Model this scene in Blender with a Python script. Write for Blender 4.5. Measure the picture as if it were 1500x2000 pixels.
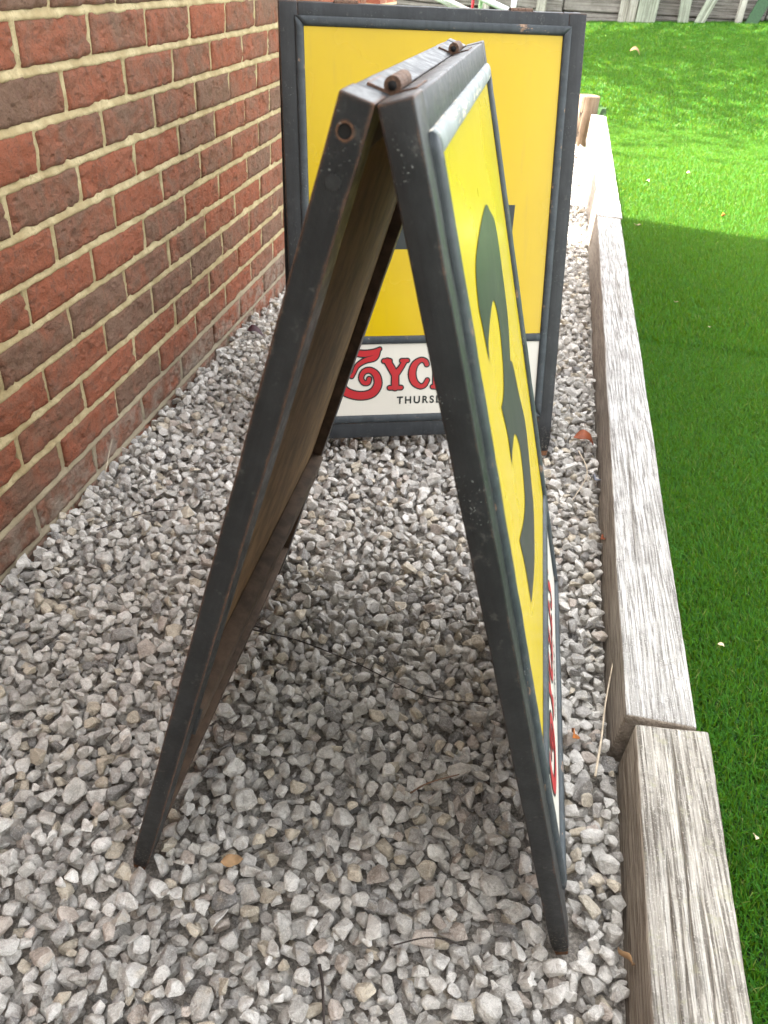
import bpy, bmesh, math, random
import numpy as np
from mathutils import Vector, Matrix, Euler, noise as mn
from mathutils.geometry import tessellate_polygon

random.seed(7); np.random.seed(7)
for o in list(bpy.data.objects): bpy.data.objects.remove(o)
S = bpy.context.scene
COL = S.collection
R = math.radians

# ------------------------------------------------------------------ camera
cam = bpy.data.objects.new('camera', bpy.data.cameras.new('camera')); COL.objects.link(cam); S.camera = cam
cam.data.sensor_fit = 'VERTICAL'; cam.data.sensor_height = 24.0; cam.data.lens = 24.0 * 1460 / 2000
cam.data.clip_start = 0.02; cam.data.clip_end = 400
right = Vector((0.9803, 0.1867, 0.0651)).normalized()
fwd = Vector((-0.1124, 0.7971, -0.5933)).normalized()
up = right.cross(fwd).normalized(); right = fwd.cross(up).normalized()
cam.matrix_world = Matrix(((right.x, up.x, -fwd.x, 0.7949), (right.y, up.y, -fwd.y, -1.2188), (right.z, up.z, -fwd.z, 0.9337), (0, 0, 0, 1)))
cam.data.dof.use_dof = True; cam.data.dof.focus_distance = 1.15; cam.data.dof.aperture_fstop = 8.0

# ------------------------------------------------------------------ sky, sun, exposure
SUN_EL, SUN_AZ = R(43), Vector((-0.985, 0.17))      # direction towards the sun (x, y)
W = bpy.data.worlds.new('World'); S.world = W; W.use_nodes = True
wn = W.node_tree.nodes; wl = W.node_tree.links
sky = wn.new('ShaderNodeTexSky'); sky.sky_type = 'NISHITA'; sky.sun_disc = False
sky.sun_elevation = SUN_EL; sky.sun_rotation = math.atan2(SUN_AZ.x, SUN_AZ.y)
sky.air_density = 0.7; sky.dust_density = 4.0; sky.ozone_density = 0.6
wn['Background'].inputs['Strength'].default_value = 0.15
hs = wn.new('ShaderNodeHueSaturation'); hs.inputs['Saturation'].default_value = 0.16   # bright, thinly clouded sky
wl.new(sky.outputs[0], hs.inputs['Color']); wl.new(hs.outputs[0], wn['Background'].inputs['Color'])
sl = bpy.data.lights.new('sun', 'SUN'); sl.energy = 4.0; sl.angle = R(0.55); sl.color = (1.0, 0.95, 0.86)
sun = bpy.data.objects.new('sun', sl); COL.objects.link(sun)
sd = Vector((SUN_AZ.x * math.cos(SUN_EL), SUN_AZ.y * math.cos(SUN_EL), math.sin(SUN_EL)))
sun.rotation_euler = sd.to_track_quat('Z', 'Y').to_euler(); sun.location = (-4, 3, 9)
S.view_settings.view_transform = 'Standard'; S.view_settings.look = 'None'
S.view_settings.gamma = 1; S.view_settings.use_curve_mapping = False
S.view_settings.exposure = 3.45
S.render.engine = 'CYCLES'
S.render.resolution_x, S.render.resolution_y = 768, 1024

# ------------------------------------------------------------------ helpers
def tag(o, label=None, cat=None, group=None, kind=None):
    if label: o['label'] = label
    if cat: o['category'] = cat
    if group: o['group'] = group
    if kind: o['kind'] = kind
    return o
def link(name, me, parent=None, mats=(), smooth=None):
    o = bpy.data.objects.new(name, me); COL.objects.link(o)
    for m in mats:
        if m.name not in [x.name for x in me.materials if x]: me.materials.append(m)
    if parent: o.parent = parent
    if smooth is not None: me.polygons.foreach_set('use_smooth', [smooth] * len(me.polygons))
    return o
def empty(name, loc=(0, 0, 0)):
    o = bpy.data.objects.new(name, None); COL.objects.link(o); o.location = loc; o.empty_display_size = .05
    return o
def from_bm(bm, name='m'):
    me = bpy.data.meshes.new(name); bm.to_mesh(me); bm.free(); return me
def from_np(v, f, name='m'):
    me = bpy.data.meshes.new(name)
    n = f.shape[1]
    me.vertices.add(len(v)); me.vertices.foreach_set('co', np.ascontiguousarray(v, dtype=np.float32).ravel())
    me.loops.add(f.size); me.loops.foreach_set('vertex_index', np.ascontiguousarray(f, dtype=np.int32).ravel())
    me.polygons.add(len(f)); me.polygons.foreach_set('loop_start', np.arange(0, f.size, n, dtype=np.int32))
    me.update(calc_edges=True); return me
def nz(p, s, o=0.0): return mn.noise(Vector((p[0] * s + o, p[1] * s + o * 1.7, p[2] * s - o)))

# ---- materials
class M:
    def __init__(s, name):
        s.m = bpy.data.materials.new(name); s.m.use_nodes = True
        s.t = s.m.node_tree; s.n = s.t.nodes; s.l = s.t.links; s.b = s.n['Principled BSDF']
    def node(s, typ, **kw):
        n = s.n.new(typ)
        for k, v in kw.items(): setattr(n, k, v)
        return n
    def put(s, sock, v):
        if hasattr(v, 'is_output') or isinstance(v, bpy.types.NodeSocket): s.l.new(v, sock)
        elif isinstance(v, (tuple, list)) and len(v) == 3 and sock.type == 'RGBA': sock.default_value = (*v, 1)
        else: sock.default_value = v
    def coord(s, kind='Object', scale=(1, 1, 1), loc=None, rnd=False):
        if kind == 'Position': out = s.node('ShaderNodeNewGeometry').outputs['Position']
        else: out = s.node('ShaderNodeTexCoord').outputs[kind]
        if rnd:
            oi = s.node('ShaderNodeObjectInfo').outputs['Random']
            va = s.node('ShaderNodeVectorMath', operation='SCALE'); va.inputs[0].default_value = (37, 51, 23); s.l.new(oi, va.inputs['Scale'])
            ad = s.node('ShaderNodeVectorMath', operation='ADD'); s.l.new(out, ad.inputs[0]); s.l.new(va.outputs[0], ad.inputs[1]); out = ad.outputs[0]
        mp = s.node('ShaderNodeMapping'); mp.inputs['Scale'].default_value = scale
        if loc: mp.inputs['Location'].default_value = loc
        s.l.new(out, mp.inputs['Vector']); return mp.outputs[0]
    def noise(s, vec, scale, detail=4, rough=.55, dist=0, out='Fac'):
        n = s.node('ShaderNodeTexNoise'); s.l.new(vec, n.inputs['Vector'])
        n.inputs['Scale'].default_value = scale; n.inputs['Detail'].default_value = detail
        n.inputs['Roughness'].default_value = rough; n.inputs['Distortion'].default_value = dist
        return n.outputs[out]
    def ramp(s, fac, a, b, lo=0., hi=1.):
        n = s.node('ShaderNodeMapRange'); n.interpolation_type = 'SMOOTHSTEP'; s.put(n.inputs[0], fac)
        n.inputs[1].default_value = a; n.inputs[2].default_value = b; n.inputs[3].default_value = lo; n.inputs[4].default_value = hi
        return n.outputs[0]
    def mix(s, f, a, b, mode='MIX'):
        n = s.node('ShaderNodeMix', data_type='RGBA', blend_type=mode); s.put(n.inputs[0], f); s.put(n.inputs[6], a); s.put(n.inputs[7], b)
        return n.outputs[2]
    def math(s, op, a, b=0.0):
        n = s.node('ShaderNodeMath', operation=op); s.put(n.inputs[0], a); s.put(n.inputs[1], b); return n.outputs[0]
    def bump(s, h, strength=.5, dist=.002, prev=None):
        n = s.node('ShaderNodeBump'); n.inputs['Strength'].default_value = strength; n.inputs['Distance'].default_value = dist
        s.l.new(h, n.inputs['Height'])
        if prev is not None: s.l.new(prev, n.inputs['Normal'])
        return n.outputs[0]
    def edge(s, rad=.003, samples=4):
        bv = s.node('ShaderNodeBevel', samples=samples); bv.inputs['Radius'].default_value = rad
        g = s.node('ShaderNodeNewGeometry')
        d = s.node('ShaderNodeVectorMath', operation='DOT_PRODUCT'); s.l.new(bv.outputs[0], d.inputs[0]); s.l.new(g.outputs['Normal'], d.inputs[1])
        return s.math('SUBTRACT', 1.0, d.outputs['Value'])
    def done(s, col, rough=.6, normal=None, spec=.5, **kw):
        s.put(s.b.inputs['Base Color'], col); s.put(s.b.inputs['Roughness'], rough)
        s.b.inputs['Specular IOR Level'].default_value = spec
        if normal is not None: s.l.new(normal, s.b.inputs['Normal'])
        for k, v in kw.items(): s.put(s.b.inputs[k.replace('_', ' ')], v)
        return s.m

def mat_stone(name, obj):
    m = M(name); p = m.coord('Position')
    if obj: tint = m.node('ShaderNodeObjectInfo').outputs['Color']
    else: tint = m.node('ShaderNodeAttribute', attribute_name='tint').outputs['Color']
    big = m.noise(p, 90, 4, .65, .4); fine = m.noise(p, 430, 4, .7); sp = m.noise(p, 950, 3, .65)
    c = m.mix(m.ramp(big, .36, .60), m.mix(1.0, tint, (.70, .69, .68), 'MULTIPLY'), tint)
    c = m.mix(m.ramp(fine, .50, .62, 0, .6), c, m.mix(.5, tint, (.84, .81, .74)))
    c = m.mix(m.ramp(sp, .54, .64, 0, .55), c, m.mix(1.0, tint, (.42, .40, .385), 'MULTIPLY'))
    c = m.mix(m.ramp(m.noise(p, 38, 3, .6), .57, .72, 0, .3), c, (.62, .50, .34))
    h = m.math('ADD', m.math('MULTIPLY', big, 1.4), m.math('MULTIPLY', fine, .7))
    return m.done(c, .9, m.bump(h, .9, .0045), spec=.2)

def mat_brick():
    m = M('brick_clay'); p = m.coord('Object', rnd=True)
    rnd = m.node('ShaderNodeObjectInfo').outputs['Random']
    big = m.noise(p, 15, 4, .65, .8); mid = m.noise(p, 48, 6, .7); fine = m.noise(p, 300, 6, .75)
    f = m.math('ADD', m.math('MULTIPLY', rnd, .50), m.math('MULTIPLY', big, 1.05))
    c = m.mix(m.ramp(f, .52, 1.06), (.43, .145, .080), (.275, .165, .112))
    c = m.mix(m.ramp(mid, .50, .66, 0, .65), c, (.23, .125, .088))
    c = m.mix(m.ramp(fine, .50, .66, 0, .55), c, (.12, .06, .048))
    c = m.mix(m.ramp(m.noise(p, 120, 4, .7), .60, .70, 0, .6), c, (.10, .05, .04))
    c = m.mix(m.ramp(m.noise(p, 210, 3, .6), .63, .75, 0, .35), c, (.50, .33, .25))
    z = m.node('ShaderNodeSeparateXYZ'); m.l.new(m.node('ShaderNodeNewGeometry').outputs['Position'], z.inputs[0])
    wet = m.math('MULTIPLY', m.ramp(z.outputs['Z'], .13, .02), m.ramp(m.noise(m.coord('Position'), 22, 4, .6), .38, .66))
    c = m.mix(m.math('MULTIPLY', wet, .7), c, (.42, .36, .29))
    h = m.math('ADD', m.math('MULTIPLY', mid, 1.0), m.math('MULTIPLY', fine, .45))
    vo = m.node('ShaderNodeTexVoronoi'); vo.inputs['Scale'].default_value = 34; m.l.new(m.coord('Object', (1, 1, 1.6), rnd=True), vo.inputs['Vector'])
    h = m.math('ADD', h, m.math('MULTIPLY', m.ramp(vo.outputs['Distance'], 0, .35), .35))
    return m.done(c, .9, m.bump(h, 1.0, .016), spec=.2)
def mat_mortar():
    m = M('mortar'); p = m.coord('Position')
    a = m.noise(p, 20, 4, .6); b = m.noise(p, 160, 5, .7); g = m.noise(p, 900, 2, .5)
    c = m.mix(m.ramp(a, .36, .64), (.40, .31, .165), (.56, .46, .27))
    c = m.mix(m.ramp(b, .46, .66, 0, .7), c, (.33, .26, .14))
    z = m.node('ShaderNodeSeparateXYZ'); m.l.new(p, z.inputs[0])
    c = m.mix(m.ramp(z.outputs['Z'], .17, .04, 0, .75), c, (.30, .26, .20))
    h = m.math('ADD', b, m.math('MULTIPLY', g, .4))
    return m.done(c, .95, m.bump(h, .8, .004), spec=.15)
def mat_paint(name, col, wear=.5, wood=(.15, .07, .035), rough=.42, chips=(.5, .52, .5), edge_r=.0035, chip_amt=.6, patch=0.0, foot=False):
    m = M(name); p = m.coord('Position'); ob = m.coord('Object')
    n1 = m.noise(p, 26, 5, .65); n2 = m.noise(p, 240, 4, .65); n3 = m.noise(p, 560, 2, .5); n4 = m.noise(p, 75, 4, .7)
    st = m.noise(m.coord('Object', (90, 6, 90)), 1.0, 4, .6)
    c = m.mix(m.ramp(n1, .3, .7, 0, .6), col, tuple(min(1, x * 1.5 + .008) for x in col))
    c = m.mix(m.ramp(st, .42, .72, 0, .45), c, tuple(x * .55 for x in col))
    c = m.mix(m.ramp(n4, .58, .72, 0, .25), c, (.16, .15, .135))              # dust and scuffs
    e = m.edge(edge_r)
    wv = m.math('ADD', m.math('MULTIPLY', e, 1.5), m.math('MULTIPLY', m.math('SUBTRACT', n4, .5), .55))
    wv = m.math('ADD', wv, m.math('MULTIPLY', m.math('SUBTRACT', n1, .5), .5))
    if patch:                                                                 # long flaked stretches along a moulding
        ln = m.noise(m.coord('Object', (14, 90, 90), rnd=True), 1.0, 5, .75)
        wv = m.math('ADD', wv, m.math('MULTIPLY', m.ramp(ln, .50, .60), patch))
    if foot:
        sy = m.node('ShaderNodeSeparateXYZ'); m.l.new(ob, sy.inputs[0])
        wv = m.math('ADD', wv, m.ramp(sy.outputs['Y'], .022, .002, 0, .55))
    wm = m.ramp(wv, .36 - .2 * wear, .43 - .2 * wear)
    wc = m.mix(m.ramp(n2, .35, .65), wood, tuple(min(1, x * 2.1) for x in wood))
    c = m.mix(wm, c, wc)
    ch = m.math('MULTIPLY', m.ramp(n3, .69, .72), m.ramp(m.noise(p, 12, 2, .5), .54, .66))
    c = m.mix(m.math('MULTIPLY', ch, chip_amt), c, chips)
    if foot:
        dm = m.math('MULTIPLY', m.ramp(sy.outputs['Y'], .085, .02), m.ramp(m.noise(p, 330, 3, .7), .55, .66))
        c = m.mix(m.math('MULTIPLY', dm, .8), c, (.30, .27, .22))
    r = m.math('ADD', m.math('MULTIPLY', wm, .3), m.ramp(n4, .2, .8, rough - .1, rough + .16))
    h = m.math('ADD', m.math('MULTIPLY', st, .6), m.math('SUBTRACT', m.math('MULTIPLY', n2, .45), m.math('MULTIPLY', wm, .8)))
    return m.done(c, r, m.bump(h, .45, .0014), spec=.30)
def mat_panel(name, col, col2, rough=.33):
    m = M(name); p = m.coord('Object')
    n1 = m.noise(p, 5, 3, .5); st = m.noise(m.coord('Object', (120, 3, 1)), 1.0, 3, .6); sp = m.noise(p, 300, 2, .5)
    c = m.mix(m.ramp(n1, .3, .7), col, col2)
    c = m.mix(m.ramp(st, .55, .8, 0, .12), c, tuple(x * .7 for x in col))
    sp2 = m.math('MULTIPLY', m.ramp(sp, .72, .75), m.ramp(m.noise(p, 9, 2), .5, .62))
    c = m.mix(m.math('MULTIPLY', sp2, .75), c, (.10, .075, .03))
    dirt = m.math('MULTIPLY', m.ramp(m.noise(m.coord('Object', (40, 2.2, 1)), 1.0, 5, .7), .52, .72), m.ramp(m.noise(p, 7, 4, .65), .42, .66))
    c = m.mix(m.math('MULTIPLY', dirt, .22), c, (.20, .16, .08))
    return m.done(c, m.ramp(n1, .2, .8, rough - .05, rough + .08), m.bump(st, .10, .0006), spec=.42)
def mat_wood(name, a, b, dark, axis=1, scale=1., bump=.8, bd=.006, lichen=None, side=False):
    m = M(name)
    def V(across, along):
        sc = [across * scale] * 3; sc[axis] = along * scale
        return m.coord('Object', tuple(sc), rnd=True)
    q = m.coord('Object', rnd=True)
    wv = m.node('ShaderNodeVectorMath', operation='SCALE'); m.l.new(m.noise(V(5, 1.6), 1.0, 3, .55, out='Color'), wv.inputs[0]); wv.inputs['Scale'].default_value = 1.5
    ad = m.node('ShaderNodeVectorMath', operation='ADD'); m.l.new(V(130, 3.0), ad.inputs[0]); m.l.new(wv.outputs[0], ad.inputs[1])
    g1 = m.noise(ad.outputs[0], 1.0, 4, .6)
    ad2 = m.node('ShaderNodeVectorMath', operation='ADD'); m.l.new(V(190, 5), ad2.inputs[0]); m.l.new(wv.outputs[0], ad2.inputs[1])
    fine = m.noise(ad2.outputs[0], 1.0, 3, .65)
    big = m.noise(q, 8 * scale ** .5, 4, .6); blot = m.noise(q, 38 * scale ** .5, 5, .7); sp = m.noise(q, 420, 3, .65)
    c = m.mix(m.ramp(g1, .38, .62), a, b)
    c = m.mix(m.ramp(big, .42, .70, 0, .5), c, tuple(x * .66 for x in a))
    c = m.mix(m.ramp(blot, .54, .68, 0, .55), c, tuple(x * .52 for x in a))
    c = m.mix(m.ramp(fine, .48, .60, 0, .85), c, dark)
    c = m.mix(m.ramp(sp, .55, .66, 0, .45), c, tuple(min(1, x * 1.25) for x in b))
    if lichen: c = m.mix(m.ramp(m.noise(q, 55, 6, .75), .54, .66, 0, .6), c, lichen)
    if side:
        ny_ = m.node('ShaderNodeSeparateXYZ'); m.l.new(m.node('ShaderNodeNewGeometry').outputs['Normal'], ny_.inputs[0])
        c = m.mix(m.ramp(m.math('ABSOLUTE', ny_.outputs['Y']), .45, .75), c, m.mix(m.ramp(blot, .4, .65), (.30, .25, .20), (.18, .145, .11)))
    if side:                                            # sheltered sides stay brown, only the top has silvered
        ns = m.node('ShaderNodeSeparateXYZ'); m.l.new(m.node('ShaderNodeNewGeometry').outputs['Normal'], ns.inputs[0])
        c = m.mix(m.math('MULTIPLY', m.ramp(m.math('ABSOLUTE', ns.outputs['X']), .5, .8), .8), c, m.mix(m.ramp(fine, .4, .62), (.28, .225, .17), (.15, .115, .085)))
    ad3 = m.node('ShaderNodeVectorMath', operation='ADD'); m.l.new(V(30, .16), ad3.inputs[0])
    wv3 = m.node('ShaderNodeVectorMath', operation='SCALE'); m.l.new(m.noise(V(9, 5), 1.0, 4, .6, out='Color'), wv3.inputs[0]); wv3.inputs['Scale'].default_value = .35; m.l.new(wv3.outputs[0], ad3.inputs[1])
    cn = m.noise(ad3.outputs[0], 1.0, 1, .4)
    cr = m.math('MULTIPLY', m.ramp(cn, .4935, .4985), m.ramp(cn, .5065, .5015))
    cr = m.math('MULTIPLY', cr, m.ramp(m.noise(q, 5, 2), .50, .60, 0, 0 if side else 1))
    c = m.mix(m.math('MULTIPLY', cr, .9), c, (.025, .021, .018))
    h = m.math('SUBTRACT', m.math('ADD', g1, m.math('MULTIPLY', fine, .8)), m.math('MULTIPLY', cr, 1.8))
    return m.done(c, .9, m.bump(h, bump, bd), spec=.15)
def mat_plain(name, col, rough=.6, var=.25, sc=60, spec=.4, **kw):
    m = M(name); p = m.coord('Position'); n = m.noise(p, sc, 4, .6)
    c = m.mix(m.ramp(n, .3, .7), tuple(x * (1 - var) for x in col), tuple(min(1, x * (1 + var)) for x in col))
    return m.done(c, rough, m.bump(n, .3, .002), spec=spec, **kw)

MT = dict(
    stone=mat_stone('limestone_chippings', False), stone1=mat_stone('limestone_chipping', True), brick=mat_brick(), mortar=mat_mortar(),
    slate=mat_paint('slate_paint', (.021, .0235, .0255), .56, edge_r=.0038), slate_stile=mat_paint('slate_stile_paint', (.018, .019, .0195), .74, edge_r=.0045, foot=True),
    slate_worn=mat_paint('slate_paint_worn', (.034, .041, .045), .55, wood=(.16, .105, .07), patch=.20),
    bead_worn=mat_paint('flaking_paint', (.23, .25, .245), .55, wood=(.36, .33, .26), patch=.42, rough=.6),
    yellow=mat_panel('yellow_enamel', (.55, .375, .002), (.50, .34, .002), .26), yellow_bounce=mat_panel('yellow_enamel_bounce', (.58, .43, .004), (.53, .395, .004), .26),  # second one: same yellow for the near sign, lawn bounce light put into its colour
    white=mat_panel('white_enamel', (.64, .61, .53), (.58, .55, .47)),
    black=mat_panel('black_lettering_paint', (.013, .018, .018), (.018, .022, .02), .35),
    red=mat_panel('red_lettering_paint', (.44, .022, .026), (.38, .018, .022), .35),
    panel_back=mat_plain('panel_back_wood', (.20, .115, .052), .75, .3, 26),
    inner_wood=mat_plain('inner_frame_wood', (.085, .055, .036), .75, .35, 40),
    rust=mat_plain('rusty_iron', (.12, .068, .042), .75, .5, 400, .4),
    hole=mat_plain('dark_hole', (.01, .009, .008), .9),
    sleeper=mat_wood('weathered_oak', (.36, .345, .32), (.53, .515, .485), (.14, .128, .114), 1, 1.5, 1.0, .006, side=True),
    sleeper2=mat_wood('lichened_oak', (.30, .277, .24), (.46, .432, .38), (.095, .082, .068), 1, 1.5, 1.0, .006, side=True, lichen=(.30, .29, .20)),
    fence=mat_wood('grey_timber', (.18, .165, .143), (.28, .262, .235), (.085, .075, .065), 0, .35, .6, .01),
    post=mat_wood('pale_timber', (.32, .31, .265), (.42, .41, .355), (.17, .155, .125), 2, .35, .5, .01),
    greenpost=mat_wood('faded_green_timber', (.26, .285, .225), (.34, .365, .29), (.15, .16, .12), 2, .35, .5, .01),
    green=mat_plain('green_painted_timber', (.02, .06, .02), .6), stump=mat_wood('log_timber', (.22, .155, .105), (.30, .22, .155), (.12, .085, .055), 2, .6, .5, .008),
)

# ------------------------------------------------------------------ ground surfaces
def gz(y): return -0.022 * y
def sleeper_x(y): return 1.068 + 0.0255 * y
def sm(a, b, x):
    t = min(1, max(0, (x - a) / (b - a))); return t * t * (3 - 2 * t)
def lawn_z(x, y):
    z = .062 + .44 * sm(4.6, 9.2, y) + (.075 * max(0, x - 1.2)) * sm(6.0, 9.2, y)
    z += .006 * mn.noise(Vector((x * .9, y * .7, 3.1))) * sm(1.5, 3.5, y)
    return z
def sheet(xs, ys, fz):
    v = np.array([(x, y, fz(x, y)) for y in ys for x in xs]); nx = len(xs)
    i = np.arange(len(ys) - 1)[:, None] * nx + np.arange(nx - 1)[None, :]; i = i.ravel()
    return from_np(v, np.stack([i, i + 1, i + 1 + nx, i + nx], 1))
mm = M('soil'); pp = mm.coord('Position')
soil = mm.done(mm.mix(mm.ramp(mm.noise(pp, 6, 5, .6), .3, .7), (.075, .075, .045), (.13, .115, .08)), .95)
tag(link('ground', sheet([-80, -20, 20, 80], [-80, -20, 30, 120], lambda x, y: -.45), None, [soil]), kind='structure')
mm = M('gravel_bed_grit'); pp = mm.coord('Position')
grit = mm.done(mm.mix(mm.ramp(mm.noise(pp, 240, 4, .7), .35, .7), (.20, .18, .155), (.46, .42, .36)), .95, mm.bump(mm.noise(pp, 300, 3, .6), .8, .006))
gravel_bed = tag(link('gravel_bed', sheet(list(np.linspace(-.03, 1.22, 12)), list(np.linspace(-3.5, 6.6, 40)), lambda x, y: gz(y) - .030), None, [grit]), kind='structure')
mm = M('turf_backing'); pp = mm.coord('Position')
backing = mm.done(mm.mix(mm.ramp(mm.noise(pp, 180, 4, .7), .3, .7), (.010, .030, .005), (.028, .085, .010)), .95, mm.bump(mm.noise(pp, 260, 3, .6), .9, .01))
lx = list(np.linspace(1.10, 4.2, 32)) + list(np.linspace(4.6, 24, 14)); ly = list(np.linspace(-6, -1, 8)) + list(np.linspace(-.8, 9.4, 60))
lawn = tag(link('lawn', sheet(lx, ly, lambda x, y: lawn_z(x, y) - (.30 if x < sleeper_x(y) + .06 and y < 5.5 else 0)), None, [backing], True), kind='structure')
# lawn corner behind the end of the sleeper edging, up to the timber wall
tag(link('lawn_corner', sheet(list(np.linspace(-6, 1.10, 24)), list(np.linspace(5.55, 9.4, 24)), lambda x, y: lawn_z(x, y)), None, [backing], True), kind='structure')

# ------------------------------------------------------------------ brick house
zc0 = 0.8295                        # top of the course counted as zero
house = tag(empty('brick_house', (0, 0, 0)), 'red brick house wall with pale mortar joints along the left edge of the gravel', 'house')
Y_END = 2.62
def brick_mesh(seed, L=.2135):
    Hh, D, ny, nzc = .0628, .09, max(5, int(30 * L / .215)), 10
    rs = random.Random(seed); off = rs.random() * 50
    bm = bmesh.new(); g = []
    for k in range(nzc + 1):
        row = []
        for j in range(ny + 1):
            y = (j / ny - .5) * L; z = (k / nzc - .5) * Hh
            n1 = nz((0, y, z), 26, off); n2 = nz((0, y * .7, z), 75, off + 9); n3 = nz((0, y, z), 190, off + 3)
            x = .0026 * n1 + .0032 * n2 + .0018 * n3
            cr = nz((0, y * .8 + .02 * n1, z * 1.6), 22, off + 20)
            x -= .0060 * max(0, .16 - abs(cr)) / .16 * (1 if rs.random() < 2 else 0) * sm(-.1, .35, nz((0, y, z), 14, off + 31))
            edge = min(j, ny - j, k, nzc - k)
            if edge == 0:
                x -= .0028 + .0012 * n2
                if k in (0, nzc): z += .0016 * nz((y, 0, k), 60, off)
                if j in (0, ny): y += .0014 * nz((z, 0, j), 70, off)
            row.append(bm.verts.new((x, y, z)))
        g.append(row)
    for k in range(nzc):
        for j in range(ny): bm.faces.new((g[k][j], g[k][j + 1], g[k + 1][j + 1], g[k + 1][j]))
    per = [g[0][j] for j in range(ny + 1)] + [g[k][ny] for k in range(1, nzc + 1)] + [g[nzc][j] for j in range(ny - 1, -1, -1)] + [g[k][0] for k in range(nzc - 1, 0, -1)]
    bk = [bm.verts.new((-D, v.co.y, v.co.z)) for v in per]
    n = len(per)
    for i in range(n): bm.faces.new((per[i], bk[i], bk[(i + 1) % n], per[(i + 1) % n]))
    me = from_bm(bm, 'brick'); me.materials.append(MT['brick']); me.polygons.foreach_set('use_smooth', [True] * len(me.polygons)); return me
BV = [brick_mesh(s) for s in range(10)]; BH = [brick_mesh(90 + s, .1025) for s in range(3)]
YB0 = -1.45
for c in range(-2, 12):
    zc = zc0 - (c + .5) * .075
    ph = 0 if c % 2 == 0 else .1125
    k = math.floor((YB0 - ph) / .225)
    while True:
        y0 = ph + k * .225; y1 = min(y0 + .225, Y_END + .005); k += 1
        if y0 > Y_END - .06: break
        half = y1 - y0 < .2
        b = bpy.data.objects.new('brick', random.choice(BH if half else BV)); COL.objects.link(b); b.parent = house
        b.location = (random.uniform(-.0012, .0022), (y0 + y1) / 2 + random.uniform(-.002, .002), zc + random.uniform(-.0012, .0012))
        b.rotation_euler = (random.uniform(-.006, .006), random.uniform(-.012, .012), random.uniform(-.005, .005))
        if not half and random.random() < .5: b.rotation_euler.x += math.pi
# mortar: struck joints, recessed under the brick above
rows = []
for c in range(-2, 13):
    zt = zc0 - c * .075
    rows += [(zt + .0078, -.0060, 0, c), (zt + .0045, -.0042, 0, c), (zt, -.0022, 0, c), (zt - .0040, -.0004, 0, c), (zt - .0078, -.0022, 0, c), (zt - .0120, -.0034, 1, c), (zt - .036, -.0034, 1, c), (zt - .062, -.0040, 1, c)]
ys = []
k0 = math.floor((YB0 - .3) / .1125)
for k in range(k0, int(Y_END / .1125) + 1):
    ys += [k * .1125 + d for d in (-.0105, -.0065, -.0030, .0030, .0065, .0105, .0215, .0330, .0445, .0560, .0675, .0790, .0905)]
ys = [y for y in ys if y < Y_END]
mv = []
for (z, d, perp, c) in rows:
    ph = 0 if c % 2 == 0 else .1125
    for y in ys:
        dd = d
        if perp and abs((y - ph + .1125) % .225 - .1125) > .0085: dd = -.014
        mv.append((dd + .0012 * nz((0, y, z), 40, 2) + .0012 * nz((0, y, z), 140, 5), y, z + .0022 * nz((y, 0, z), 38, 8)))
nx = len(ys); i = (np.arange(len(rows) - 1)[:, None] * nx + np.arange(nx - 1)[None, :]).ravel()
link('mortar_joints', from_np(np.array(mv), np.stack([i, i + nx, i + nx + 1, i + 1], 1)), house, [MT['mortar']], True)
# brickwork out of the picture: plain face with a brick pattern
mm = M('far_brickwork'); bt = mm.node('ShaderNodeTexBrick'); gp = mm.node('ShaderNodeNewGeometry').outputs['Position']
sx = mm.node('ShaderNodeSeparateXYZ'); mm.l.new(gp, sx.inputs[0]); cx = mm.node('ShaderNodeCombineXYZ')
mm.l.new(mm.math('ADD', sx.outputs['X'], sx.outputs['Y']), cx.inputs[0]); mm.l.new(mm.math('SUBTRACT', sx.outputs['Z'], zc0), cx.inputs[1]); mm.l.new(cx.outputs[0], bt.inputs['Vector'])
bt.inputs['Scale'].default_value = 1; bt.inputs['Brick Width'].default_value = .225; bt.inputs['Row Height'].default_value = .075; bt.inputs['Mortar Size'].default_value = .006
bt.inputs['Color1'].default_value = (.36, .10, .06, 1); bt.inputs['Color2'].default_value = (.20, .11, .08, 1); bt.inputs['Mortar'].default_value = (.55, .46, .28, 1)
farb = mm.done(bt.outputs['Color'], .9, mm.bump(mm.noise(mm.coord('Position'), 120, 4, .6), .5, .004), spec=.2)
def box(bm, x0, x1, y0, y1, z0, z1):
    vs = [bm.verts.new((x, y, z)) for x in (x0, x1) for y in (y0, y1) for z in (z0, z1)]
    for f in ((0, 1, 3, 2), (4, 6, 7, 5), (0, 4, 5, 1), (2, 3, 7, 6), (0, 2, 6, 4), (1, 5, 7, 3)): bm.faces.new([vs[k] for k in f])
ztop = zc0 + 2 * .075
bm = bmesh.new(); box(bm, -.25, -.0005, -6, Y_END - .001, ztop + .004, 2.0); box(bm, -.25, -.0005, -6, YB0 - .26, -.3, ztop + .002)
link('upper_brickwork', from_bm(bm), house, [farb])
bm = bmesh.new(); box(bm, -6, -.092, Y_END - .2, Y_END - .003, -.3, 1.995); link('end_wall', from_bm(bm), house, [farb])
bm = bmesh.new(); box(bm, -.2, -.092, -6, Y_END - .203, -.3, ztop); link('inner_leaf', from_bm(bm), house, [farb])
bm = bmesh.new()
vs = [bm.verts.new(v) for v in ((.10, -6.3, 1.98), (.10, Y_END + .04, 1.98), (-3, Y_END + .04, 2.85), (-3, -6.3, 2.85), (-6.2, -6.3, 1.95), (-6.2, Y_END + .04, 1.95))]
bm.faces.new((vs[0], vs[1], vs[2], vs[3])); bm.faces.new((vs[3], vs[2], vs[5], vs[4])); bm.faces.new((vs[1], vs[5], vs[2]))
bmesh.ops.solidify(bm, geom=bm.faces[:], thickness=.08)
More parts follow.
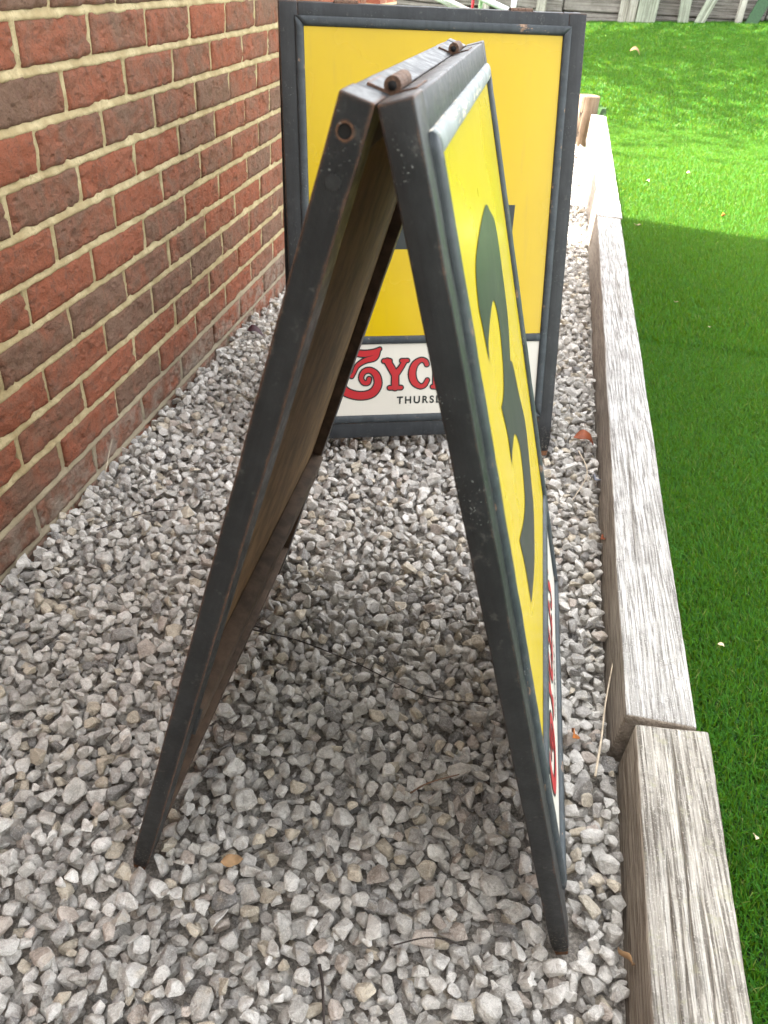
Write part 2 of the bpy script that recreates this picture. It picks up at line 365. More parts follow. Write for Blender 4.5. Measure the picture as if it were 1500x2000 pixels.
link('roof', from_bm(bm), house, [mat_plain('roof_tiles', (.16, .07, .05), .85)])
bm = bmesh.new(); box(bm, .004, 3.4, -3.05, -2.8, -.3, 2.9); link('sky_block_wall', from_bm(bm), house, [mat_plain('grey_blocker', (.30, .30, .29), .9)])  # unseen wall added behind the camera to block sky light from that side
bm = bmesh.new(); box(bm, -.42, -.02, 3.02, 3.48, -.3, 1.19); box(bm, -.45, .01, 2.99, 3.51, 1.191, 1.25)  # unseen pier, added and sized to throw a shade band over gravel and sleeper
tag(link('shade_pier', from_bm(bm), None, [farb]), 'unseen brick pier added past the end of the house wall to cast a band of shade', 'pier')

# ------------------------------------------------------------------ timber edging
def beam(x0, x1, y0, y1, z0, z1, seg=60, bev=.004, amp=.0018, seed=0, skew=None, cracks=()):
    """long box along Y, bevelled, slightly uneven"""
    bm = bmesh.new(); box(bm, 0, 1, 0, 1, 0, 1)
    for v in bm.verts:
        y = y0 + (y1 - y0) * v.co.y
        if skew: y += skew * (v.co.x - .5) * (1 if v.co.y > .5 else 1)
        v.co = Vector((x0 + (x1 - x0) * v.co.x, y, z0 + (z1 - z0) * v.co.z))
    bmesh.ops.bevel(bm, geom=bm.edges[:], offset=bev, segments=2, affect='EDGES', profile=.6)
    L = y1 - y0
    for k in range(1, seg):
        bmesh.ops.bisect_plane(bm, geom=bm.verts[:] + bm.edges[:] + bm.faces[:], plane_co=(0, y0 + L * k / seg, 0), plane_no=(0, 1, 0))
    for k in range(1, 6):
        bmesh.ops.bisect_plane(bm, geom=bm.verts[:] + bm.edges[:] + bm.faces[:], plane_co=(x0 + (x1 - x0) * k / 6, 0, 0), plane_no=(1, 0, 0))
    for (fx, ya, yb, dep, wd) in cracks:                 # drying splits cut into the top
        xc_ = x0 + (x1 - x0) * fx
        for dx in (-wd, 0, wd): bmesh.ops.bisect_plane(bm, geom=bm.verts[:] + bm.edges[:] + bm.faces[:], plane_co=(xc_ + dx, 0, 0), plane_no=(1, 0, 0))
        for v in bm.verts:
            if v.co.z > z1 - .004 and abs(v.co.x - xc_) < wd * 1.2 and ya - .05 < v.co.y < yb + .05:
                k = max(0, min(1, (v.co.y - ya) / .06)) * max(0, min(1, (yb - v.co.y) / .06))
                if abs(v.co.x - xc_) < 1e-5: v.co.z -= dep * k
                v.co.x += .0035 * nz((v.co.y, fx, 0), 9, seed + fx * 10)
    for v in bm.verts:
        p = v.co.copy()
        v.co += Vector((nz((p.x, p.y * .5, p.z), 9, seed), 0, nz((p.x, p.y * .4, p.z), 11, seed + 5))) * amp + Vector((nz(p, 60, seed), 0, nz(p, 70, seed + 2))) * amp * .45
    bmesh.ops.recalc_face_normals(bm, faces=bm.faces[:])
    return from_bm(bm)
def shear_mesh(me, k, y_ref):
    for v in me.vertices: v.co.x += k * (v.co.y - y_ref)
ZT = .088
me = beam(1.0735, 1.1765, -1.75, -.474, -.08, ZT, 110, .005, seed=3, skew=.012, cracks=((.46, -.84, -.476, .016, .0014), (.27, -1.1, -.66, .008, .0009), (.63, -1.1, -.70, .010, .0011), (.79, -1.1, -.78, .008, .0009), (.37, -1.0, -.72, .006, .0008))); shear_mesh(me, .034, -.474)
tag(link('timber_sleeper', me, None, [MT['sleeper2']], True), 'nearest grey oak sleeper of the edging, with long dark cracks, at bottom right', 'sleeper', 'sleepers edging the gravel')
me = beam(1.0605, 1.1625, -.466, 2.335, -.1, ZT - .002, 150, .005, seed=11, cracks=((.34, -.10, .28, .006, .0009), (.66, .45, 1.0, .007, .001), (.52, 1.1, 1.6, .006, .001))); shear_mesh(me, .0262, -.466)
tag(link('timber_sleeper', me, None, [MT['sleeper']], True), 'long silvery oak sleeper between gravel and turf, beside both signs', 'sleeper', 'sleepers edging the gravel')
me = beam(1.132, 1.244, 2.341, 5.36, -.1, ZT, 90, .005, seed=17); shear_mesh(me, .0262, 2.341)
tag(link('timber_sleeper', me, None, [MT['sleeper']], True), 'farthest sunlit oak sleeper of the edging, ending at the log post', 'sleeper', 'sleepers edging the gravel')
def lathe(prof, seg, jit=0, seed=0):
    bm = bmesh.new(); rings = []
    for (r, z) in prof:
        rings.append([bm.verts.new((r * (1 + jit * nz((math.cos(a), math.sin(a), z), 3, seed)) * math.cos(a), r * (1 + jit * nz((math.cos(a), math.sin(a), z), 3, seed)) * math.sin(a), z)) for a in [2 * math.pi * k / seg for k in range(seg)]])
    for a, b in zip(rings, rings[1:]):
        for k in range(seg): bm.faces.new((a[k], a[(k + 1) % seg], b[(k + 1) % seg], b[k]))
    bm.faces.new(rings[-1]); bm.faces.new(rings[0][::-1])
    return from_bm(bm)
o = link('log_post', lathe([(.086, -.2), (.086, .02), (.085, .29), (.081, .296), (.05, .297)], 28, .05, 4), None, [MT['stump']], False); o.location = (1.175, 5.50, -.1)
tag(o, 'short round timber log post at the far end of the sleeper edging', 'post')

# ------------------------------------------------------------------ signs
SW, SH, ST = .61, .917, .021
def plank(x0, x1, y0, y1, z0, z1, bev=.0014, amp=.0005, seed=0, seglen=.03, worn=0.0):
    """box, bevelled and subdivided along its longer side, a touch uneven"""
    bm = bmesh.new(); box(bm, x0, x1, y0, y1, z0, z1)
    bmesh.ops.bevel(bm, geom=bm.edges[:], offset=bev, segments=2, affect='EDGES', profile=.55)
    ax = 0 if x1 - x0 > y1 - y0 else 1
    lo, hi = ((x0, x1), (y0, y1))[ax]
    n = max(1, int((hi - lo) / seglen))
    for k in range(1, n):
        co = [0, 0, 0]; no = [0, 0, 0]; co[ax] = lo + (hi - lo) * k / n; no[ax] = 1
        bmesh.ops.bisect_plane(bm, geom=bm.verts[:] + bm.edges[:] + bm.faces[:], plane_co=co, plane_no=no)
    cx_, cz_ = (x0 + x1) / 2, (z0 + z1) / 2
    for v in bm.verts:
        p = v.co.copy()
        v.co += Vector((nz(p, 22, seed), nz(p, 22, seed + 3), nz(p, 22, seed + 6))) * amp
        v.co += Vector((nz(p, 110, seed), nz(p, 110, seed + 3), nz(p, 110, seed + 6))) * amp * .4
        if worn:                       # feet rounded off by years of standing
            k = max(0, 1 - (p.y - y0) / worn)
            v.co.x = cx_ + (v.co.x - cx_) * (1 - .30 * k * k); v.co.z = cz_ + (v.co.z - cz_) * (1 - .34 * k * k)
            if k > .7: v.co.y += .006 * nz(p, 90, seed + 1)
    bmesh.ops.recalc_face_normals(bm, faces=bm.faces[:])
    return from_bm(bm)
def bead(length, w=.0172, h=.0056, mitre=(True, True), seed=0):
    """half-round moulding along +x, outer side y=0, mitred towards y=w"""
    bm = bmesh.new(); n = 9; prof = []
    for k in range(n + 1):
        a = math.pi * k / n; prof.append(((1 - math.cos(a)) * w / 2, h * math.sin(a) ** .75 + .0002))
    st = max(2, int(length / .012)); rings = []
    for s in range(st + 1):
        r = []
        for (c, z) in prof:
            xa = c if mitre[0] else 0; xb = length - (c if mitre[1] else 0)
            x = xa + (xb - xa) * s / st
            wob = .0004 * nz((x, c, z), 35, seed) + .0003 * nz((x, c, z), 160, seed)
            r.append(bm.verts.new((x, c, z + wob)))
        rings.append(r)
    for a, b in zip(rings, rings[1:]):
        for k in range(n): bm.faces.new((a[k], b[k], b[k + 1], a[k + 1]))
    bm.faces.new(rings[0]); bm.faces.new(rings[-1][::-1])
    bmesh.ops.recalc_face_normals(bm, faces=bm.faces[:])
    return from_bm(bm)
def catmull(pts, sharp=(), n=6, closed=True):
    out = []; N = len(pts)
    for i in range(N if closed else N - 1):
        p0, p1, p2, p3 = pts[i - 1] if (closed or i) else pts[i], pts[i], pts[(i + 1) % N], pts[(i + 2) % N] if (closed or i + 2 < N) else pts[(i + 1) % N]
        if i in sharp: p0 = p1
        if (i + 1) % N in sharp: p3 = p2
        for k in range(n):
            t = k / n
            out.append(tuple(.5 * (2 * p1[d] + (p2[d] - p0[d]) * t + (2 * p0[d] - 5 * p1[d] + 4 * p2[d] - p3[d]) * t * t + (3 * p1[d] - p0[d] - 3 * p2[d] + p3[d]) * t ** 3) for d in range(len(p1))))
    if not closed: out.append(tuple(pts[-1]))
    return out
def polys_mesh(layers, mats):
    """flat painted shapes: layers = [(list of polygons (each a list of outlines), z, material index)]"""
    bm = bmesh.new()
    for polys, z, mi in layers:
        for pl in polys:
            vv = [[Vector((x, y, 0)) for x, y in loop] for loop in pl]
            flat = [v for l in vv for v in l]
            bv = [bm.verts.new((v.x, v.y, z)) for v in flat]
            for t in tessellate_polygon(vv):
                try:
                    f = bm.faces.new([bv[k] for k in t]); f.material_index = mi
                    f.normal_update()
                    if f.normal.z < 0: f.normal_flip()
                except ValueError: pass
    me = from_bm(bm)
    for m in mats: me.materials.append(m)
    return me
def stroke(pts, n=6, extra=0.0):
    """(x, y, width) centre line -> quads as small polygons with round ends"""
    c = catmull(pts, (), n, False); out = []
    L = []; Rr = []
    for i, (x, y, w) in enumerate(c):
        a = c[max(0, i - 1)]; b = c[min(len(c) - 1, i + 1)]
        dx, dy = b[0] - a[0], b[1] - a[1]; d = math.hypot(dx, dy) or 1
        h = w / 2 + extra
        L.append((x - dy / d * h, y + dx / d * h)); Rr.append((x + dy / d * h, y - dx / d * h))
    for i in range(len(c) - 1): out.append([[L[i], L[i + 1], Rr[i + 1], Rr[i]]])
    for i in (0, -1):
        x, y, w = c[i]; h = w / 2 + extra
        out.append([[(x + h * math.cos(2 * math.pi * k / 16), y + h * math.sin(2 * math.pi * k / 16)) for k in range(16)]])
    return out
OUT = .0030
def red_letter(board, strokes):
    blk = []; rd = []
    for s in strokes: blk += stroke(s, 6, OUT); rd += stroke(s, 6, 0)
    # every quad lies on its own hair's breadth so that overlapping strokes never share a plane
    me = polys_mesh([([p], .00025 + .0000012 * i, 0) for i, p in enumerate(blk)] + [([p], .00060 + .0000012 * i, 1) for i, p in enumerate(rd)], [MT['black'], MT['red']])
    return link('letter', me, board)
def text_mesh(body, size, spacing):
    cu = bpy.data.curves.new('txt', 'FONT'); cu.body = body; cu.size = size; cu.space_character = spacing; cu.offset = .0006
    ob = bpy.data.objects.new('txt', cu); COL.objects.link(ob)
    dg = bpy.context.evaluated_depsgraph_get(); me = bpy.data.meshes.new_from_object(ob.evaluated_get(dg))
    bpy.data.objects.remove(ob); return me
NUM3 = [(0.308, 0.1266), (0.1721, 0.1355), (0.1358, 0.1622), (0.1386, 0.1847), (0.1452, 0.2184), (0.1662, 0.2045), (0.2515, 0.2003), (0.277, 0.229), (0.26, 0.2631), (0.2253, 0.2808), (0.1912, 0.2808), (0.1809, 0.2773), (0.1979, 0.3175), (0.1928, 0.3483), (0.2176, 0.346), (0.2687, 0.3541), (0.3032, 0.3947), (0.2796, 0.4355), (0.2318, 0.4385), (0.1559, 0.4141), (0.1697, 0.461), (0.1703, 0.5094), (0.2667, 0.5299), (0.3582, 0.5175), (0.3888, 0.4818), (0.4219, 0.424), (0.3888, 0.3644), (0.3641, 0.3147), (0.3389, 0.2995), (0.3859, 0.2659), (0.4016, 0.2116), (0.398, 0.1658), (0.3557, 0.1412)]
NUM3 = catmull([(x, SH - t) for x, t in NUM3], (4, 11, 13, 19, 21, 28), 7)
NUM4 = [[(.15, .475), (.15, .548), (.322, .775), (.405, .775), (.405, .564), (.486, .564), (.481, .475), (.405, .475), (.405, .375), (.322, .375), (.322, .475)], [(.225, .562), (.322, .562), (.322, .695)]]

def leaf(sign, mtx, art=None, seed=0, enamel='yellow', near_stile_hole=False, top_mat='slate_worn', T=ST):
    """one hinged board of the sign; local x across, y up the slope, z out of the painted face"""
    p0, p1, yT, yM1, yM0, yB = .047, SW - .047, SH - .040, SH - .623, SH - .641, SH - .801
    bx = .0175
    board = link('display_board', plank(.036, SW - .036, SH - .632, SH - .030, -.006, -.0002, .0005, 0, seed), sign, [MT[enamel], MT['panel_back']])
    for f in board.data.polygons:
        if f.normal.z < -.5: f.material_index = 1
    board.matrix_world = mtx
    def sub(name, me, mat, smooth=True):
        o = link(name, me, board, [MT[mat]] if isinstance(mat, str) else [mat], smooth); return o
    me = plank(.036, SW - .036, SH - .819, SH - .632, -.006, -.0004, .0005, 0, seed + 1)
    o = link('white_panel', me, board, [MT['white'], MT['panel_back']])
    for f in me.polygons:
        if f.normal.z < -.5: f.material_index = 1
    sub('stile', plank(0, .036, 0, SH, -T, .0003, seed=seed + 2, worn=.05), 'slate_stile')
    so = sub('stile', plank(SW - .036, SW, 0, SH, -T, .0003, seed=seed + 4, worn=.05), 'slate_stile')
    sub('rail', plank(.0362, SW - .0362, SH - .030, SH - .0006, -T + .0004, .0, seed=seed + 6), 'slate')
    sub('rail', plank(.0362, SW - .0362, SH - .655, SH - .607, -T - .004, -.0062, seed=seed + 8), 'slate')
    sub('rail', plank(.0362, SW - .0362, SH - .854, SH - .819, -T + .0004, .0, seed=seed + 10), 'slate')
    for o in list(board.children):
        if o.name.split('.')[0] in ('stile', 'rail'):
            o.data.materials.append(MT['inner_wood']); st_ = o.name.startswith('stile')
            for f in o.data.polygons:
                c_, n_ = f.center, f.normal
                if c_.z < -.004 and c_.y < SH - .015 and .03 < c_.x < SW - .03 and ((st_ and abs(n_.x) > .6) or (not st_ and (abs(n_.y) > .6 or n_.z < -.6))): f.material_index = 1
    # half-round beading round the two panels
    W_ = p1 - p0 + 2 * bx
    def put(me, loc, rz, mat): o = sub('beading', me, mat); o.location = loc; o.rotation_euler.z = rz; return o
    put(bead(W_, seed=seed), (p0 - bx + W_, yT + bx, 0), math.pi, top_mat)                       # top
    Lv = (yT + bx) - (yB - bx)
    put(bead(Lv, seed=seed + 1), (p0 - bx, yT + bx, 0), -math.pi / 2, 'slate_worn')              # left
    put(bead(Lv, seed=seed + 2), (p1 + bx, yB - bx, 0), math.pi / 2, 'slate_worn')               # right
    put(bead(W_, seed=seed + 3), (p0 - bx, yB - bx, 0), 0, 'slate_worn')                         # bottom
    put(bead(p1 - p0 - .0006, w=.0178, mitre=(False, False), seed=seed + 4), (p0 + .0003, yM0, 0), 0, 'slate_worn')  # middle
    if art:
        me = polys_mesh([([[NUM3]] if art == 3 else [NUM4], .0004, 0)], [MT['black']])
        link('numeral', me, board)
        red_letter(board, [[(.136, .259, .012), (.158, .2555, .013), (.180, .2585, .011), (.194, .2655, .006)],
                           [(.189, .261, .010), (.182, .247, .012), (.160, .240, .010), (.143, .229, .008), (.135, .213, .006), (.130, .206, .008)],
                           [(.140, .2575, .010), (.118, .245, .016), (.104, .222, .019), (.102, .196, .019), (.113, .174, .018), (.135, .1635, .017), (.158, .1615, .017), (.178, .168, .017), (.1895, .186, .016), (.186, .207, .014), (.172, .2185, .011), (.1575, .215, .010), (.1515, .202, .009), (.157, .191, .0085), (.1665, .1905, .009), (.1695, .199, .009)]])
        red_letter(board, [[(.203, .2385, .008), (.217, .2385, .008)], [(.211, .2375, .013), (.2205, .222, .014), (.2285, .207, .014)], [(.2435, .2385, .007), (.257, .2385, .007)], [(.2505, .2375, .009), (.242, .223, .010), (.2295, .207, .013)], [(.229, .210, .014), (.229, .179, .015)], [(.216, .1775, .008), (.243, .1775, .008)]])
        red_letter(board, [[(.3015, .229, .009), (.298, .236, .009), (.287, .239, .009), (.2735, .2285, .013), (.268, .209, .015), (.273, .190, .014), (.286, .1795, .010), (.297, .182, .009), (.3035, .193, .008)]])
        red_letter(board, [[(.316, .2385, .007), (.332, .2385, .007)], [(.324, .2385, .013), (.324, .179, .013)], [(.316, .1775, .008), (.352, .1775, .008)], [(.353, .179, .007), (.355, .190, .007)]])
        red_letter(board, [[(.370, .2385, .007), (.402, .2385, .007)], [(.378, .2385, .013), (.378, .179, .013)], [(.370, .1775, .008), (.404, .1775, .008)], [(.379, .209, .009), (.395, .209, .009)]])
        red_letter(board, [[(.450, .228, .008), (.446, .237, .009), (.434, .239, .009), (.424, .230, .012), (.428, .217, .013), (.441, .207, .014), (.449, .195, .014), (.445, .181, .012), (.431, .1775, .009), (.420, .187, .008)]])
        tm = text_mesh('THURSDAY', .0232, 1.32)
        t = link('small_lettering', tm, board, [MT['black']]); t.location = (.2335, .1405, .0004)
    if near_stile_hole:
        # dark bolt hole bored through the edge of the near stile
        bm = bmesh.new(); bmesh.ops.create_cone(bm, cap_ends=True, segments=20, radius1=.0043, radius2=.0043, depth=.03)
        cut = link('cut', from_bm(bm)); cut.data.materials.append(MT['hole']); cut.matrix_world = mtx @ Matrix.Translation((SW - .004, SH - .019, -T * .42)) @ Matrix.Rotation(math.pi / 2, 4, 'Y')
        so.data.materials.append(MT['hole'])
        md = so.modifiers.new('b', 'BOOLEAN'); md.object = cut; md.operation = 'DIFFERENCE'; md.solver = 'EXACT'
        bpy.context.view_layer.update(); dg = bpy.context.evaluated_depsgraph_get()
        nm = bpy.data.meshes.new_from_object(so.evaluated_get(dg)); so.modifiers.clear(); so.data = nm; nm.polygons.foreach_set('use_smooth', [False] * len(nm.polygons))
        bpy.data.objects.remove(cut)
        bm = bmesh.new(); bmesh.ops.create_cone(bm, cap_ends=True, segments=20, radius1=.0041, radius2=.0041, depth=.012)
        bo = sub('bolt_plug', from_bm(bm), MT['hole'], False); bo.location = (SW - .0072, SH - .019, -T * .42); bo.rotation_euler.y = math.pi / 2
        bm = bmesh.new(); bmesh.ops.create_cone(bm, cap_ends=True, segments=20, radius1=.0046, radius2=.0046, depth=.0012)
        pl = sub('dowel_plug', from_bm(bm), mat_plain('painted_plug', (.024, .025, .025), .6), False); pl.location = (SW + .0001, SH - .047, -T * .5); pl.rotation_euler.y = math.pi / 2
    return board
def mat4(o, x, y, z): return Matrix(((x[0], y[0], z[0], o[0]), (x[1], y[1], z[1], o[1]), (x[2], y[2], z[2], o[2]), (0, 0, 0, 1)))
def hinge(sign, pos, ax, upv, length=.046, r=.0054):
    side = ax.cross(upv).normalized()
    base = mat4(pos, side, ax, upv)
    bm = bmesh.new()
    for s in (-1, 1):
        b2 = bmesh.new(); box(b2, .002, .016, -length / 2, length / 2, -.0012, .0004)
        bmesh.ops.rotate(b2, verts=b2.verts[:], matrix=Matrix.Rotation(-.28, 3, 'Y'))
        if s < 0: bmesh.ops.rotate(b2, verts=b2.verts[:], matrix=Matrix.Rotation(math.pi, 3, 'Z'))
        t2 = bpy.data.meshes.new('t'); b2.to_mesh(t2); b2.free(); bm.from_mesh(t2)
    h = link('hinge', from_bm(bm), sign, [MT['slate']]); h.matrix_world = base
    for k in range(3):
        bm = bmesh.new(); bmesh.ops.create_cone(bm, cap_ends=True, segments=18, radius1=r, radius2=r, depth=length / 3 - .0008)
        bmesh.ops.rotate(bm, verts=bm.verts[:], matrix=Matrix.Rotation(math.pi / 2, 3, 'X'))
        bmesh.ops.translate(bm, verts=bm.verts[:], vec=(0, (k - 1) * length / 3, r * .75))
        link('knuckle', from_bm(bm), h, [MT['rust']], False)
    bm = bmesh.new(); bmesh.ops.create_cone(bm, cap_ends=True, segments=12, radius1=r * .5, radius2=r * .5, depth=length + .002)
    bmesh.ops.rotate(bm, verts=bm.verts[:], matrix=Matrix.Rotation(math.pi / 2, 3, 'X')); bmesh.ops.translate(bm, verts=bm.verts[:], vec=(0, 0, r * .75))
    link('pin', from_bm(bm), h, [MT['hole']], True)

# near sign, standing end-on to the camera
ea = Vector((-.0145, .9997, -.0208)).normalized(); eu = Vector((.9999, .0145, 0)); ev = eu.cross(ea).normalized()
piv = Vector((.70837, -.76461, .86988)); thR, thL = .2988, .2657
sign1 = tag(empty('a_board_sign', (.717, -.47, gz(-.47))), 'near folding A-board seen end-on, slate frame with yellow panel and black numeral', 'sign', 'folding signs on the gravel')
bpy.context.view_layer.update()
nR = eu * math.cos(thR) + ev * math.sin(thR); uR = -eu * math.sin(thR) + ev * math.cos(thR)
oR = piv + nR * .0209 - uR * SH
leaf(sign1, mat4(oR, ea, uR, nR), 3, 10, 'yellow_bounce', top_mat='bead_worn')
nL = -eu * math.cos(thL) + ev * math.sin(thL); uL = eu * math.sin(thL) + ev * math.cos(thL)
oL = piv - eu * .001 + nL * .0205 - uL * SH + ea * SW
leaf(sign1, mat4(oL, -ea, uL, nL), None, 40, near_stile_hole=True)
for yy in (.075, .085 + .375): hinge(sign1, piv + ea * yy + ev * .0003, ea, ev)
# far sign, face towards the camera
e1 = Vector((.9455, .3248, .0225)).normalized(); e2 = Vector((-.1079, .2473, .9629)); e2 = (e2 - e1 * e2.dot(e1)).normalized(); e3 = e1.cross(e2)
fo = Vector((.9615, .3856, -.010))
sign2 = tag(empty('a_board_sign', (.62, .42, gz(.42))), 'far folding A-board facing the camera, bright yellow panel above white lettered panel', 'sign', 'folding signs on the gravel')
bpy.context.view_layer.update()
leaf(sign2, mat4(fo - e1 * SW, e1, e2, e3), 4, 70)
bk = Vector((-e1.y, e1.x, 0)).normalized(); up2 = (Vector((0, 0, 1)) * math.cos(.27) - bk * math.sin(.27)); up2 = (up2 - e1 * up2.dot(e1)).normalized(); zr = (-e1).cross(up2)
topin = fo + e2 * SH - e3 * ST
leaf(sign2, mat4(topin - up2 * SH + zr * ST - e1 * .0, -e1, up2, zr), None, 120)
for s in (.13, .48): hinge(sign2, topin - e1 * s + Vector((0, 0, .0003)), e1, (e2 + up2).normalized())

# ------------------------------------------------------------------ gravel stones
def rock(seed, bevel):
    rs = random.Random(seed); bm = bmesh.new()
    for k in range(rs.randint(11, 17)):
        d = Vector((rs.gauss(0, 1), rs.gauss(0, 1), rs.gauss(0, 1))).normalized()
        p = Vector([math.copysign(abs(c) ** .8, c) for c in d]).normalized() * rs.uniform(.86, 1.08)
        bm.verts.new(p)
    r = bmesh.ops.convex_hull(bm, input=bm.verts[:])
    junk = [g for g in r['geom_interior'] if isinstance(g, bmesh.types.BMVert)] + [g for g in r['geom_unused'] if isinstance(g, bmesh.types.BMVert)]
    if junk: bmesh.ops.delete(bm, geom=list(set(junk)), context='VERTS')
    bmesh.ops.dissolve_limit(bm, angle_limit=R(22), verts=bm.verts[:], edges=bm.edges[:])
    if bevel: bmesh.ops.bevel(bm, geom=bm.edges[:], offset=.10, segments=1, affect='EDGES', profile=.5, clamp_overlap=True)
    bmesh.ops.triangulate(bm, faces=bm.faces[:]); bmesh.ops.recalc_face_normals(bm, faces=bm.faces[:])
    me = from_bm(bm, 'stone'); me.polygons.foreach_set('use_smooth', [False] * len(me.polygons)); return me
VN = [rock(s, True) for s in range(36)]; VF = [rock(500 + s, False) for s in range(24)]
def arr(me):
    v = np.empty(len(me.vertices) * 3, np.float32); me.vertices.foreach_get('co', v)
    f = np.empty(len(me.polygons) * 3, np.int32); me.polygons.foreach_get('vertices', f)
    return v.reshape(-1, 3), f.reshape(-1, 3)
AN = [arr(m) for m in VN]; AF = [arr(m) for m in VF]
PAL = [((.66, .63, .575), 32), ((.80, .77, .71), 32), ((.49, .465, .43), 13), ((.31, .297, .28), 6), ((.70, .62, .49), 9), ((.60, .52, .45), 4), ((.86, .83, .77), 12)]
pw = np.array([w for _, w in PAL], float); pw /= pw.sum(); pc = np.array([c for c, _ in PAL])
CELL = .004; GX0, GY0, GX1, GY1 = -.002, -1.35, 1.24, 5.9
NXc, NYc = int((GX1 - GX0) / CELL), int((GY1 - GY0) / CELL)
HM = np.zeros((NYc, NXc), np.float32)
yc = GY0 + (np.arange(NYc) + .5) * CELL; xc = GX0 + (np.arange(NXc) + .5) * CELL
lim = np.where(yc < -.47, 1.0735 + .034 * (yc + .474), 1.0605 + .0262 * (yc + .466)) - .002
BLOCK = (xc[None, :] > lim[:, None])
feet = []
for (mo, ax, uu, nn) in ((oR, ea, uR, nR), (oL, -ea, uL, nL), (fo - e1 * SW, e1, e2, e3)):
    for xx in (.018, SW - .018): feet.append(mo + ax * xx - nn * ST / 2)
for f in feet:
    BLOCK |= ((xc[None, :] - f.x) ** 2 + (yc[:, None] - f.y) ** 2) < .021 ** 2
HM[BLOCK] = .25
rng = np.random.default_rng(5)
stones = []
def scatter(ya, yb, count, smin, smax, cand):
    a0, b0 = (ya - GY0) / CELL, (yb - GY0) / CELL
    for _ in range(count):
        r = min(smax, max(smin, rng.lognormal(math.log(.0106 if ya < .9 else .0110), .23)))
        ax3 = np.array([r * rng.uniform(.95, 1.35), r * rng.uniform(.78, 1.0), r * rng.uniform(.55, .8)])
        k = max(1, int(r * .8 / CELL)); best = None
        for _c in range(cand):
            i = int(rng.uniform(a0, b0)); j = int(rng.uniform(1, NXc - 1))
            if not (k < i < NYc - k - 1) : continue
            w = HM[i - k:i + k + 1, max(0, j - k):j + k + 1]
            mx = w.max()
            if mx > .2: continue
            s = .5 * w.mean() + .5 * mx
            if best is None or s < best[0]: best = (s, i, j, w.mean(), mx)
        if best is None: continue
        s, i, j, mean, mx = best
        z = .45 * mean + .55 * mx + ax3[2] * .55
        k2 = int(r / CELL) + 1
        ii = np.arange(max(0, i - k2), min(NYc, i + k2 + 1)); jj = np.arange(max(0, j - k2), min(NXc, j + k2 + 1))
        d2 = (((ii[:, None] - i) * CELL) ** 2 + ((jj[None, :] - j) * CELL) ** 2) / (r * 1.0) ** 2
        dome = z + ax3[2] * .95 * np.sqrt(np.clip(1 - d2, 0, 1)); dome[d2 > 1] = 0
        sub = HM[ii[0]:ii[-1] + 1, jj[0]:jj[-1] + 1]; np.maximum(sub, dome, out=sub)
        stones.append((GX0 + (j + .5) * CELL, GY0 + (i + .5) * CELL, z, *ax3))
scatter(-1.30, 1.0, 17500, .0060, .0185, 7)
scatter(1.0, 3.2, 8500, .0075, .024, 5)
scatter(3.2, 5.7, 3800, .011, .027, 4)
ST_ = np.array(stones)
free = HM[(HM < .2)]
LEVEL = float(np.percentile(free, 82))
def rots(n):
    rz = rng.uniform(0, 2 * np.pi, n); rx = rng.normal(0, .42, n); ry = rng.normal(0, .42, n)
    flip = rng.random(n) < .12; rx[flip] += 1.2
    c, s = np.cos, np.sin
    Z = np.zeros((n, 3, 3)); Z[:, 0, 0] = c(rz); Z[:, 0, 1] = -s(rz); Z[:, 1, 0] = s(rz); Z[:, 1, 1] = c(rz); Z[:, 2, 2] = 1
    X = np.zeros((n, 3, 3)); X[:, 0, 0] = 1; X[:, 1, 1] = c(rx); X[:, 1, 2] = -s(rx); X[:, 2, 1] = s(rx); X[:, 2, 2] = c(rx)
    Yy = np.zeros((n, 3, 3)); Yy[:, 1, 1] = 1; Yy[:, 0, 0] = c(ry); Yy[:, 0, 2] = s(ry); Yy[:, 2, 0] = -s(ry); Yy[:, 2, 2] = c(ry)
    return Z @ X @ Yy
n = len(ST_); RT = rots(n)
tint = pc[rng.choice(len(PAL), n, p=pw)] * rng.uniform(.82, 1.14, n)[:, None]
pos = ST_[:, :3].copy(); pos[:, 2] += gz(0) - LEVEL - .022 * pos[:, 1] - .001
# the ones that show largest: nearest the camera, on top, inside the frame
Cw = np.array([.7949, -1.2188, .9337]); Rm = np.array([list(right), list(-up), list(fwd)])
q = (pos - Cw) @ Rm.T; px = 750 + 1460 * q[:, 0] / q[:, 2]; py = 1000 + 1460 * q[:, 1] / q[:, 2]
top = ST_[:, 2] + ST_[:, 5] > LEVEL - .002
score = np.where((px > 5) & (px < 1215) & (py > 1100) & (py < 1990) & top, ST_[:, 3] * ST_[:, 4] / q[:, 2] ** 2, -1)
chosen = set(np.argsort(-score)[:300].tolist())
near = pos[:, 1] < .25; shown = ST_[:, 2] + ST_[:, 5] > LEVEL - .012
for k in sorted(chosen):
    v = k % len(VN); o = bpy.data.objects.new('stone', VN[v]); COL.objects.link(o); o.parent = gravel_bed
    if not VN[v].materials: VN[v].materials.append(MT['stone1'])
    m3 = Matrix((RT[k] * ST_[k, 3:6][None, :]).tolist()).to_4x4(); m3.translation = Vector(pos[k]); o.matrix_world = m3
    o.color = (*tint[k], 1)
V, Fc, Cc = [], [], []; base = 0
for k in range(n):
    if k in chosen: continue
    v, f = AN[k % len(AN)] if near[k] and shown[k] else AF[k % len(AF)]
    V.append((v * ST_[k, 3:6]) @ RT[k].T + pos[k]); Fc.append(f + base); Cc.append(np.repeat(tint[k][None], len(v), 0)); base += len(v)
V = np.concatenate(V); Fc = np.concatenate(Fc); Cc = np.concatenate(Cc)
me = from_np(V, Fc, 'chippings'); at = me.attributes.new('tint', 'FLOAT_COLOR', 'POINT')
at.data.foreach_set('color', np.c_[Cc, np.ones(len(Cc))].astype(np.float32).ravel())
